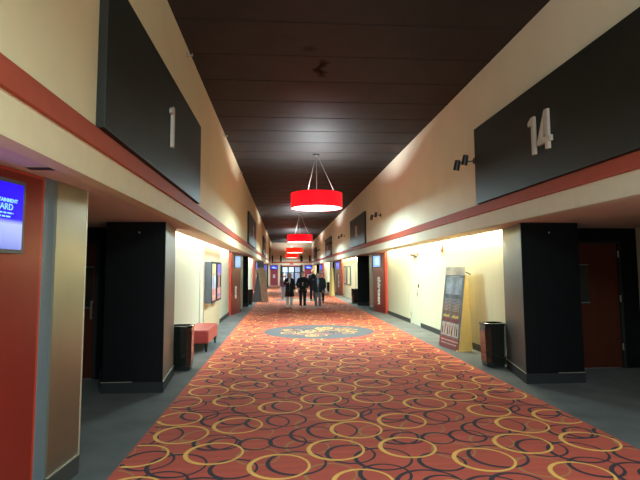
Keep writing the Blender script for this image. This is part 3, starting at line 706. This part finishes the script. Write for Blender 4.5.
# ------------------------------------------------------------------ litter bins
def bin_thing(loc, label, hallward):
    """octagonal bin around its own origin; hallward = +1/-1 local X side with the wood panel"""
    t = thing('litter_bin', label, 'trash can', loc, 0, 'black litter bins beside the pillars')
    LOCAL[0] = True
    def octo(w, c): return [(-w + c, -w), (w - c, -w), (w, -w + c), (w, w - c), (w - c, w), (-w + c, w), (-w, w - c), (-w, -w + c)]
    def shell(z0, w0, z1, w1, c=0.07):
        a = octo(w0, c); b = octo(w1, c); mb = MB()
        vs = [(x, y, z0) for x, y in a] + [(x, y, z1) for x, y in b]
        mb.add(vs, [(j, (j + 1) % 8, 8 + (j + 1) % 8, 8 + j) for j in range(8)]); return mb
    b = shell(0.03, 0.170, 0.70, 0.188)
    b.f.append(tuple(range(8))); b.m.append(0)
    b.build('body', M_BIN, t)
    MB().prism(octo(0.157, 0.055), 0.0, 0.035).build('plinth', M_CHARC, t)
    # rim ring
    a = octo(0.196, 0.068); c = octo(0.148, 0.052); r = MB()
    vs = [(x, y, 0.70) for x, y in a] + [(x, y, 0.74) for x, y in a] + [(x, y, 0.74) for x, y in c] + [(x, y, 0.67) for x, y in c]
    r.add(vs, [(8 * q + j, 8 * q + (j + 1) % 8, 8 * (q + 1) % 32 + (j + 1) % 8, 8 * (q + 1) % 32 + j) for q in range(4) for j in range(8)])
    r.build('rim', M_BIN, t, bevel=0.004)
    MB().prism(octo(0.152, 0.054), 0.55, 0.67).build('liner', M_BINI, t)
    sg = hallward
    MB().hull8([(sg * 0.172, -0.11, 0.08), (sg * 0.172, 0.11, 0.08), (sg * 0.187, 0.11, 0.64), (sg * 0.187, -0.11, 0.64)],
               [(sg * 0.178, -0.11, 0.08), (sg * 0.178, 0.11, 0.08), (sg * 0.193, 0.11, 0.64), (sg * 0.193, -0.11, 0.64)]).build('wood_panel', M_BINW, t)
    MB().hull8([(-0.11, -0.173, 0.08), (0.11, -0.173, 0.08), (0.11, -0.188, 0.64), (-0.11, -0.188, 0.64)],
               [(-0.11, -0.179, 0.08), (0.11, -0.179, 0.08), (0.11, -0.194, 0.64), (-0.11, -0.194, 0.64)]).build('front_panel', mat('bin_panel', (0.012, 0.014, 0.011), 0.15, coat=0.6), t)
    LOCAL[0] = False
    return t
bin_thing((-1.73, 8.44, 0), 'glossy black litter bin between the pillar under sign 1 and the bench', 1)
bin_thing((3.62, 8.20, 0), 'glossy black litter bin beside the tall movie display and black pillar', -1)
bin_thing((-1.72, 24.25, 0), 'far black litter bin past the tower lettered two', 1)
bin_thing((3.62, 24.30, 0), 'far black litter bin past the pillar beside the tower lettered thirteen', -1)
bin_thing((3.62, 38.4, 0), 'farthest black litter bin, right behind the walking people', -1)

# ------------------------------------------------------------------ benches
def bench(loc, label):
    t = thing('bench', label, 'bench', loc, 0, 'low red benches against the wall')
    LOCAL[0] = True
    MB().box(-0.25, 0.25, -0.70, 0.70, 0.17, 0.45).build('upholstery', M_VINYL, t, bevel=0.03)
    MB().box(-0.252, 0.252, -0.702, 0.702, 0.335, 0.345).build('piping', M_PIPING, t, bevel=0.003)
    for x in (-0.20, 0.20):
        for y in (-0.63, 0.63):
            MB().loft([((x, y, 0.0), 0.020, 0.020), ((x, y, 0.18), 0.034, 0.034)], 4).build('leg', M_WOODBLK, t)
    LOCAL[0] = False
bench((-1.79, 10.82, 0), 'low red vinyl bench with black legs, nearest against the wall')
bench((-1.79, 28.6, 0), 'distant red bench behind the slanting taupe display board')

# ------------------------------------------------------------------ display standees
def standee(label, base0, base1, lean, height, depth, sgn, m_face, m_side, detail=True, head=0.10):
    """wedge display: face between floor points base0-base1 leaning away from the hall by lean; sgn=-1 right side"""
    p0 = Vector((*base0, 0)); p1 = Vector((*base1, 0)); u = (p1 - p0); Ln = u.length; u.normalize()
    back = Vector((-u.y, u.x, 0))
    if back.x * (-sgn) < 0: back = -back
    t = thing('display_standee', label, 'standee', tuple((p0 + p1) / 2 + back * depth / 2), 0, 'tall cardboard display boards')
    def P(a, v, off): # a along, v up the slope, off out of the face
        sl = Vector((back.x * lean, back.y * lean, height)) ; nn = (-back * height + Vector((0, 0, lean))).normalized()
        return tuple(p0 + u * (a * Ln) + sl * v + nn * off)
    def slab(mb, a0, a1, v0, v1, o0, o1, mi=0):
        mb.hull8([P(a0, v0, o0), P(a1, v0, o0), P(a1, v1, o0), P(a0, v1, o0)], [P(a0, v0, o1), P(a1, v0, o1), P(a1, v1, o1), P(a0, v1, o1)], mi)
    b = MB()
    q = lambda a, v, d: tuple(Vector(P(a, v, -0.004)) + back * d)
    b.hull8([P(0, 0, -0.004), P(0, 1 - head, -0.004), q(0, 1 - head, 0.05), (*(p0 + back * depth).xy, 0.0)],
            [P(1, 0, -0.004), P(1, 1 - head, -0.004), q(1, 1 - head, 0.05), (*(p1 + back * depth).xy, 0.0)])
    b.build('side_support', m_side, t)
    f = MB(); slab(f, 0, 1, 0, 1 - head, 0.0, 0.012)
    fo = f.build('face_board', m_face[0], t)
    hd = MB(); slab(hd, -0.01, 1.01, 1 - head, 1.0, -0.01, 0.02); hd.build('header', m_face[1], t)
    if detail:
        s2 = MB(); slab(s2, 0.10, 0.92, 0.66, 0.87, 0.012, 0.013); s2.build('sky_picture', M_POSTSKY, fo)
        rr = random.Random(5)
        tx = MB(); slab(tx, 0.25, 0.75, 0.875, 0.886, 0.012, 0.015); tx.build('headline', M_POSTTXT, fo)
        for a0, a1 in ((0.1, 0.47), (0.53, 0.9)):
            tx = MB(); v = 0.60
            while v > 0.44:
                a = a0
                while a < a1 - 0.02:
                    w = rr.uniform(0.03, 0.09); slab(tx, a, min(a + w, a1), v, v + 0.006, 0.013, 0.0145); a += w + 0.015
                v -= 0.018
            tx.build('small_print', M_POSTTXT, fo)
        bp = MB(); slab(bp, 0.06, 0.48, 0.42, 0.545, 0.012, 0.0128); slab(bp, 0.52, 0.94, 0.42, 0.545, 0.012, 0.0128); bp.build('column_panel', M_POSTBROWN, fo)
        for a0 in (0.10, 0.56):
            ye = MB()
            for k in range(6):
                a = a0 + k * 0.055; slab(ye, a, a + 0.040, 0.375, 0.375 + 0.022 + 0.008 * ((k * 7) % 3), 0.013, 0.016)
            ye.build('yellow_title', M_POSTYEL, fo)
        pl = MB()
        for k in range(7): slab(pl, 0.07 + k * 0.124, 0.07 + k * 0.124 + 0.112, 0.15, 0.31, 0.012, 0.0145)
        pl.build('picture_strip', M_POSTPALE, fo)
        for k in range(7):
            m_ = MB(); a = 0.07 + k * 0.124 + 0.03 + 0.01 * (k % 3)
            slab(m_, a, a + 0.045, 0.165, 0.26 + 0.02 * (k % 2), 0.0146, 0.016); slab(m_, a + 0.01, a + 0.035, 0.262 + 0.02 * (k % 2), 0.285 + 0.015 * (k % 2), 0.0146, 0.016)
            m_.build('small_figure', M_POSTBROWN if k % 2 else M_CHARC, fo)
        mr = MB(); slab(mr, 0.0, 1.0, 0.0, 0.135, 0.012, 0.0135); slab(mr, 0.05, 0.95, 0.325, 0.36, 0.012, 0.0135); mr.build('maroon_band', M_POSTMAR, fo)
        t2 = MB()
        for v in (0.05, 0.09):
            a = 0.1
            while a < 0.9: w = rr.uniform(0.04, 0.1); slab(t2, a, a + w, v, v + 0.012, 0.0135, 0.015); a += w + 0.02
        t2.build('footer_text', M_POSTPALE, fo)
        cl = MB(); pc = Vector(P(1.0, 0.94, 0)); cl.tube(pc, pc + Vector((0.10, -0.02, -0.05)), 0.012, 6); cl.build('clip', M_CHARC, t)
        MB().box(p1.x - 0.03, p1.x + 0.12, p1.y - 0.04, p1.y + 0.05, 0, 0.025).build('foot_tab', M_KRAFT, t)
    return t
standee('tall dark movie display board with yellow cardboard side, beside the black bin', (3.44, 10.57), (3.53, 9.66), 0.22, 1.71, 0.31, -1, [M_POSTBLUE, M_POSTHEAD], M_KRAFT)
t = thing('display_standee', 'slanting taupe display board with slate back, standing on the carpet edge', 'standee', (-1.15, 25.9, 0), 0, 'tall cardboard display boards')
MB().hull8([(-1.10, 25.7, 0), (-0.80, 25.9, 0), (-0.84, 25.98, 0), (-1.14, 25.78, 0)], [(-1.37, 25.7, 2.17), (-1.07, 25.9, 2.17), (-1.11, 25.98, 2.17), (-1.41, 25.78, 2.17)]).build('face_board', M_TAUPE, t)
MB().hull8([(-1.385, 25.66, 1.80), (-1.04, 25.89, 1.80), (-1.06, 25.93, 1.80), (-1.40, 25.70, 1.80)], [(-1.42, 25.66, 2.19), (-1.08, 25.89, 2.19), (-1.10, 25.93, 2.19), (-1.44, 25.70, 2.19)]).build('header', M_SLATE, t)
MB().hull8([(-1.66, 26.05, 0), (-1.14, 26.15, 0), (-1.16, 26.2, 0), (-1.68, 26.1, 0)], [(-1.34, 25.82, 1.9), (-1.18, 25.9, 1.9), (-1.2, 25.95, 1.9), (-1.36, 25.87, 1.9)]).build('back_support', M_SLATE, t)
MB().box(-1.0, -0.72, 25.82, 25.98, 0, 0.03).build('foot_tab', M_TAUPE, t)
standee('distant yellow display board standing in front of the far red tower', (3.06, 32.4), (3.12, 31.5), 0.10, 2.28, 0.22, -1, [M_POSTYEL if False else M_KRAFT, M_TAUPE], M_KRAFT, False, 0.2)

# ------------------------------------------------------------------ people
M_SKIN = mat('skin', (0.68, 0.42, 0.30), 0.55, noise=0.04)
M_EYE = mat('eye', (0.03, 0.02, 0.02), 0.3); M_LIP = mat('lips', (0.40, 0.12, 0.10), 0.5)
def person(label, x, y, h, coat, coat_len, trousers, hair, hair_len, shoes, shirt, lean=0.0, stride=0.12, arms='down', bald=False, bag=None, rz=0.0):
    t = thing('person', label, 'person', (x, y, 0), rz, 'people walking up the hall')
    LOCAL[0] = True
    k = h / 1.7
    # ---- one skinned body
    J = {}; E = []; order = []
    def j(n, p, r, par=None):
        J[n] = (Vector(p) * k, r * k); order.append(n)
        if par: E.append((par, n))
    j('pelvis', (0, 0, 0.95), 0.125); j('waist', (0, 0, 1.08), 0.115, 'pelvis'); j('chest', (0, -0.01, 1.28), 0.135, 'waist'); j('neckb', (0, 0, 1.43), 0.065, 'chest')
    j('neck', (0, -0.005, 1.49), 0.052, 'neckb'); j('headb', (0, -0.015, 1.56), 0.068, 'neck'); j('headm', (0, -0.015, 1.62), 0.082, 'headb'); j('headt', (0, -0.005, 1.665), 0.066, 'headm')
    hands = []
    for s_, nm in ((-1, 'l'), (1, 'r')):
        st = stride * s_
        j('hip' + nm, (0.09 * s_, 0, 0.90), 0.09, 'pelvis'); j('knee' + nm, (0.095 * s_, -0.04 - st * 0.5, 0.50), 0.055, 'hip' + nm)
        j('ank' + nm, (0.095 * s_, st * -1.0 + 0.02, 0.09), 0.038, 'knee' + nm); j('toe' + nm, (0.105 * s_, st * -1.0 - 0.13, 0.035), 0.032, 'ank' + nm)
        j('sh' + nm, (0.17 * s_, 0, 1.38), 0.058, 'chest')
        if arms == 'up' and s_ == -1:
            el = (0.25 * s_, -0.05, 1.13); wr = (0.13 * s_, -0.26, 1.22)
        elif arms == 'pockets':
            el = (0.27 * s_, 0.05, 1.12); wr = (0.19 * s_, -0.08, 0.93)
        else:
            el = (0.23 * s_, 0.02 + st * 0.3, 1.10); wr = (0.25 * s_, -0.05 + st * 0.8, 0.86)
        j('el' + nm, el, 0.042, 'sh' + nm); j('wr' + nm, wr, 0.027, 'el' + nm)
        d = (Vector(wr) - Vector(el)).normalized()
        j('palm' + nm, tuple(Vector(wr) + d * 0.06), 0.034, 'wr' + nm)
        hands.append((Vector(wr), d, s_))
    me = bpy.data.meshes.new('body'); idx = {n: i for i, n in enumerate(order)}
    me.from_pydata([J[n][0] for n in order], [(idx[a], idx[b]) for a, b in E], [])
    tmp = bpy.data.objects.new('tmp_body', me); COL.objects.link(tmp)
    sk = tmp.modifiers.new('skin', 'SKIN'); sk.use_smooth_shade = True
    for i, n in enumerate(order):
        v = me.skin_vertices[0].data[i]; v.radius = (J[n][1], J[n][1] * (0.8 if n in ('pelvis', 'waist', 'chest') else 1)); v.use_root = (i == 0)
    sub = tmp.modifiers.new('sub', 'SUBSURF'); sub.levels = 1; sub.render_levels = 1
    bpy.context.view_layer.update()
    dg = bpy.context.evaluated_depsgraph_get()
    ev = bpy.data.meshes.new_from_object(tmp.evaluated_get(dg))
    mb = MB(); mb.add([tuple(v.co) for v in ev.vertices], [tuple(p.vertices) for p in ev.polygons], 0)
    bpy.data.objects.remove(tmp); bpy.data.meshes.remove(ev)
    hc = Vector((0, -0.02, 1.605)) * k
    mb.ball(hc, 0.077 * k, 0.096 * k, 0.115 * k, 0)
    mb.loft([(hc + Vector((0, -0.088, 0.02)) * k, 0.010 * k, 0.010 * k), (hc + Vector((0, -0.108, -0.018)) * k, 0.016 * k, 0.014 * k), (hc + Vector((0, -0.085, -0.03)) * k, 0.012 * k, 0.01 * k)], 8, 0)
    for s_ in (-1, 1):
        mb.ball(hc + Vector((0.030 * s_, -0.084, 0.012)) * k, 0.012 * k, 0.008 * k, 0.007 * k, 1, 8, 5)
        mb.ball(hc + Vector((0.078 * s_, 0.005, 0.0)) * k, 0.010 * k, 0.018 * k, 0.028 * k, 0, 8, 6)
    mb.ball(hc + Vector((0, -0.088, -0.052)) * k, 0.024 * k, 0.009 * k, 0.007 * k, 2, 8, 5)
    for wr, d, s_ in hands:
        side = Vector((0, -1, 0)) - d * d.dot(Vector((0, -1, 0))); side.normalize()
        p0 = wr + d * 0.085
        cur = Vector((-s_, 0, 0)) - d * d.dot(Vector((-s_, 0, 0))); cur.normalize()
        for q, (o_, ln) in enumerate(((0.030, 0.068), (0.010, 0.078), (-0.010, 0.072), (-0.028, 0.056))):
            a = p0 + side * o_ - d * 0.02; b = a + d * (ln * 0.6); c = b + (d * 0.8 + cur * 0.6).normalized() * (ln * 0.45)
            mb.loft([(a * k, 0.0095 * k, 0.0095 * k), (b * k, 0.0088 * k, 0.0088 * k), (c * k, 0.007 * k, 0.007 * k)], 6, 0)
        a = wr + d * 0.03 + side * 0.022; b = a + (side * 0.8 + d * 0.6).normalized() * 0.038; c = b + d * 0.03
        mb.loft([(a * k, 0.012 * k, 0.012 * k), (b * k, 0.010 * k, 0.010 * k), (c * k, 0.008 * k, 0.008 * k)], 6, 0)
    mb.build('body', [M_SKIN, M_EYE, M_LIP], t, smooth=True)
    P_ = lambda n: J[n][0]
    # ---- trousers
    tr = MB()
    tr.loft([((0, 0, 1.04 * k), .150 * k, .115 * k), ((0, 0, 0.95 * k), .165 * k, .125 * k), ((0, 0, 0.84 * k), .160 * k, .12 * k)], 18)
    for nm in 'lr':
        tr.loft([(P_('hip' + nm) + Vector((0, 0, 0.0)), .098 * k, .105 * k), (P_('hip' + nm).lerp(P_('knee' + nm), .5), .088 * k, .092 * k), (P_('knee' + nm), .072 * k, .075 * k),
                 (P_('knee' + nm).lerp(P_('ank' + nm), .6), .066 * k, .068 * k), (P_('ank' + nm) + Vector((0, 0, -0.03 * k)), .062 * k, .066 * k)], 14)
    tr.build('trousers', trousers, t, smooth=True)
    for nm in 'lr':
        a = P_('ank' + nm); b = P_('toe' + nm)
        MB().loft([((a.x, a.y + 0.06 * k, 0.05 * k), .030 * k, .040 * k), ((a.x, a.y, 0.052 * k), .042 * k, .050 * k), ((b.x, b.y + 0.04 * k, 0.038 * k), .046 * k, .036 * k), ((b.x, b.y - 0.03 * k, 0.028 * k), .030 * k, .022 * k)], 12).build('shoe', shoes, t, smooth=True)
    # ---- shirt seen at the neckline
    MB().loft([((0, -0.012, 1.20 * k), .150 * k, .118 * k), ((0, -0.012, 1.36 * k), .150 * k, .105 * k), ((0, -0.005, 1.44 * k), .075 * k, .07 * k)], 16).build('shirt', shirt, t, smooth=True)
    # ---- coat: open-front shell with sleeves
    zb = coat_len * k
    prof = [(zb, .215 if coat_len < 0.7 else .190, .165 if coat_len < 0.7 else .15), ((zb + 1.0 * k) / 2, .20, .15), (1.0 * k, .182, .142), (1.12 * k, .170, .138), (1.28 * k, .188, .145), (1.37 * k, .185, .125), (1.43 * k, .115, .09), (1.46 * k, .085, .075)]
    n = 28; gap = 2
    vs = []
    for z, rx, ry in prof:
        for q in range(n + 1):
            f = q / n
            op = 0.10 if z < 1.2 * k else 0.28
            if coat_len < 0.7 and z < 1.2 * k: op = 0.02
            a = -PI / 2 + op + (2 * PI - 2 * op) * f
            vs.append((rx * k * math.cos(a) * 1.0, ry * k * math.sin(a), z))
    fs = [(i * (n + 1) + q, i * (n + 1) + q + 1, (i + 1) * (n + 1) + q + 1, (i + 1) * (n + 1) + q) for i in range(len(prof) - 1) for q in range(n)]
    c = MB().add(vs, fs)
    co = c.build('coat', coat, t, smooth=True)
    so = co.modifiers.new('thick', 'SOLIDIFY'); so.thickness = 0.014; so.offset = 1
    for nm in 'lr':
        a, b, w = P_('sh' + nm), P_('el' + nm), P_('wr' + nm)
        MB().loft([(a + Vector((0.0, 0, 0.02)) , .060 * k, .070 * k), (a.lerp(b, .3), .068 * k, .072 * k), (b, .060 * k, .060 * k), (b.lerp(w, .5), .053 * k, .053 * k), (w, .046 * k, .046 * k)], 14).build('sleeve', coat, co, smooth=True)
    # ---- hair
    hm = MB()
    if bald:
        hm.loft([(hc + Vector((0, 0.045, -0.04)) * k, .070 * k, .050 * k), (hc + Vector((0, 0.035, 0.03)) * k, .078 * k, .068 * k), (hc + Vector((0, 0.02, 0.075)) * k, .055 * k, .05 * k)], 14)
    else:
        hm.ball(hc + Vector((0, 0.022, 0.026)) * k, .088 * k, .098 * k, .110 * k)
        if hair_len > 0:
            for s_ in (-1, 1):
                hm.loft([(hc + Vector((0.060 * s_, 0.0, 0.05)) * k, .028 * k, .04 * k), (hc + Vector((0.082 * s_, 0.0, -0.04)) * k, .024 * k, .042 * k), (hc + Vector((0.085 * s_, -0.005, -0.04 - hair_len)) * k, .022 * k, .035 * k)], 10)
            hm.loft([(hc + Vector((0, 0.06, 0.02)) * k, .075 * k, .045 * k), (hc + Vector((0, 0.065, -0.08)) * k, .085 * k, .045 * k), (hc + Vector((0, 0.075, -0.06 - hair_len)) * k, .08 * k, .03 * k)], 14)
    hm.build('hair', hair, t, smooth=True)
    LOCAL[0] = False
    return t
M_CB = mat('cloth_black', (0.004, 0.004, 0.004), 0.85); M_CN = mat('cloth_navy', (0.006, 0.010, 0.022), 0.8)
M_CT = mat('cloth_teal', (0.008, 0.018, 0.030), 0.8); M_CG = mat('cloth_grey', (0.10, 0.12, 0.13), 0.85); M_CJ = mat('cloth_jeans', (0.26, 0.36, 0.52), 0.85)
M_CW = mat('cloth_white', (0.7, 0.68, 0.64), 0.7); M_CL = mat('cloth_light_blue', (0.26, 0.34, 0.55), 0.8); M_CP = mat('cloth_plum', (0.12, 0.035, 0.07), 0.8)
M_CM = mat('cloth_steel', (0.30, 0.36, 0.38), 0.85); M_HB = mat('hair_black', (0.012, 0.009, 0.008), 0.5); M_HBR = mat('hair_brown', (0.06, 0.03, 0.02), 0.5); M_HG = mat('hair_grey', (0.35, 0.32, 0.30), 0.6)
person('person in a long black coat and pale grey trousers', 0.27, 22.3, 1.56, M_CB, 0.52, M_CM, M_HBR, 0.06, M_CW, M_CW, arms='up', stride=0.04)
person('person in a short black coat with slim black trousers, middle of the walkers', 0.86, 21.9, 1.60, M_CB, 0.72, M_CB, M_HB, 0.0, M_CW, M_CB, arms='pockets', stride=0.06)
person('person in a navy jacket over a light blue shirt with grey trousers', 1.52, 21.5, 1.53, M_CT, 0.78, M_CG, M_HB, 0.0, M_CW, M_CL, arms='down', stride=0.05)
person('tall grey-haired person in dark navy clothes walking behind the navy jacket', 1.60, 26.5, 1.72, M_CN, 0.8, M_CN, M_HG, 0.0, M_CB, M_CN, arms='down', stride=0.06, bald=True)
person('person in a plum jacket and light jeans half hidden by the long black coat', 0.03, 27.6, 1.50, M_CP, 0.85, M_CJ, M_HBR, 0.12, M_CB, M_CW, arms='down', stride=0.05)
person('distant person in dark clothes walking past the far bin', 1.97, 25.2, 1.50, mat('cloth_dark_teal', (0.01, 0.022, 0.026), 0.85), 0.62, M_CB, M_HBR, 0.0, M_CB, M_CN, arms='down', stride=0.04)

# ------------------------------------------------------------------ lights
def area(name, loc, rot, sx, sy, power, col, spread=PI):
    l = bpy.data.lights.new(name, 'AREA'); l.shape = 'RECTANGLE'; l.size = sx; l.size_y = sy; l.energy = power; l.color = col; l.spread = spread
    o = bpy.data.objects.new(name, l); COL.objects.link(o); o.location = loc; o.rotation_euler = rot
    return o
def disk(name, loc, rot, d, power, col):
    l = bpy.data.lights.new(name, 'AREA'); l.shape = 'DISK'; l.size = d; l.energy = power; l.color = col
    o = bpy.data.objects.new(name, l); COL.objects.link(o); o.location = loc; o.rotation_euler = rot
    return o
# cove tubes inside the soffit slots
for S in SIDES:
    for k, (a, b) in enumerate(bays):
        a2 = a + 0.12 if k else a; b2 = b - 1.45 if b < YE else b - 0.2
        if b2 - a2 < 1.0: continue
        warm = (0.97, 1.0, 0.66) if S is RGT else (0.90, 0.98, 0.90)
        L_ = b2 - a2
        pw = {0: 0.35, 1: 1.0}.get(k, 1.0) * L_ * (34.0 if S is RGT else 19.0)
        if k == 0: continue
        ang = math.radians(38) * (1 if S is LFT else -1)
        o = area('cove_light', (S.X(0.105), (a2 + b2) / 2, 2.50), (0, ang, 0), 0.05, L_, pw, warm)
        tb = MB().tube((S.X(0.10), a2, 2.56), (S.X(0.10), b2, 2.56), 0.016, 8)
        for e in (a2, b2 - 0.02): tb.box(S.X(0.07), S.X(0.13), e, e + 0.02, 2.54, 2.60)
        t = tb.build('cove_tube', M_TUBE if S is RGT else M_TUBEL)
        tag(t, ('warm' if S is RGT else 'cool') + ' light tube in the slot over the ' + {1: 'first cream bay', 2: 'second cream bay', 3: 'third cream bay', 4: 'last cream bay'}[k] + (' with the staff door side' if S is RGT else ' on the bench side'), 'light', 'light tubes above the lower walls')
for i, (py, z0) in enumerate([(-0.8, 3.4)] + PEND):
    disk('pendant_up', (CX, py, z0 + 0.15), (PI, 0, 0), 0.7, 170, (0.78, 0.96, 1.0))
    disk('pendant_down', (CX, py, z0 - 0.02), (0, 0, 0), 1.3, 220 if i == 4 else 520, (0.63, 0.96, 1.0))
area('unseen_fill', (CX, YB + 0.2, 2.4), (PI / 2, 0, 0), 4.4, 4.2, 190, (0.80, 0.96, 1.0))  # unseen fill panel added behind the camera to brighten the near hall
w = bpy.data.worlds.new('world'); sc.world = w; w.use_nodes = True
w.node_tree.nodes['Background'].inputs[0].default_value = (0.82, 0.95, 1.0, 1); w.node_tree.nodes['Background'].inputs[1].default_value = 1.0

# ------------------------------------------------------------------ camera
cam = bpy.data.cameras.new('camera'); co = bpy.data.objects.new('camera', cam); COL.objects.link(co); sc.camera = co
F, PCX, PCY, YAW, PITCH, ROLL = 480.0, 318.37, 230.88, 0.07238, 0.08294, -0.005355
cam.sensor_fit = 'HORIZONTAL'; cam.sensor_width = 36; cam.lens = F / 640 * 36
cam.shift_x = (320 - PCX) / 640; cam.shift_y = (PCY - 240) / 640
cam.clip_start = 0.05; cam.clip_end = 200
f = Vector((math.sin(YAW) * math.cos(PITCH), math.cos(YAW) * math.cos(PITCH), math.sin(PITCH)))
r = Vector((math.cos(YAW), -math.sin(YAW), 0)); u = r.cross(f)
c, s = math.cos(ROLL), math.sin(ROLL)
r2 = r * c + u * s; u2 = -r * s + u * c
m = Matrix((r2, u2, -f)).transposed().to_4x4(); m.translation = Vector((0, 0, 1.65))
co.matrix_world = m

sc.view_settings.view_transform = 'Standard'; sc.view_settings.look = 'None'; sc.view_settings.gamma = 1.0
sc.view_settings.use_curve_mapping = False; sc.view_settings.exposure = 0.14
sc.cycles.use_denoising = True
sc.cycles.max_bounces = 8; sc.cycles.diffuse_bounces = 5
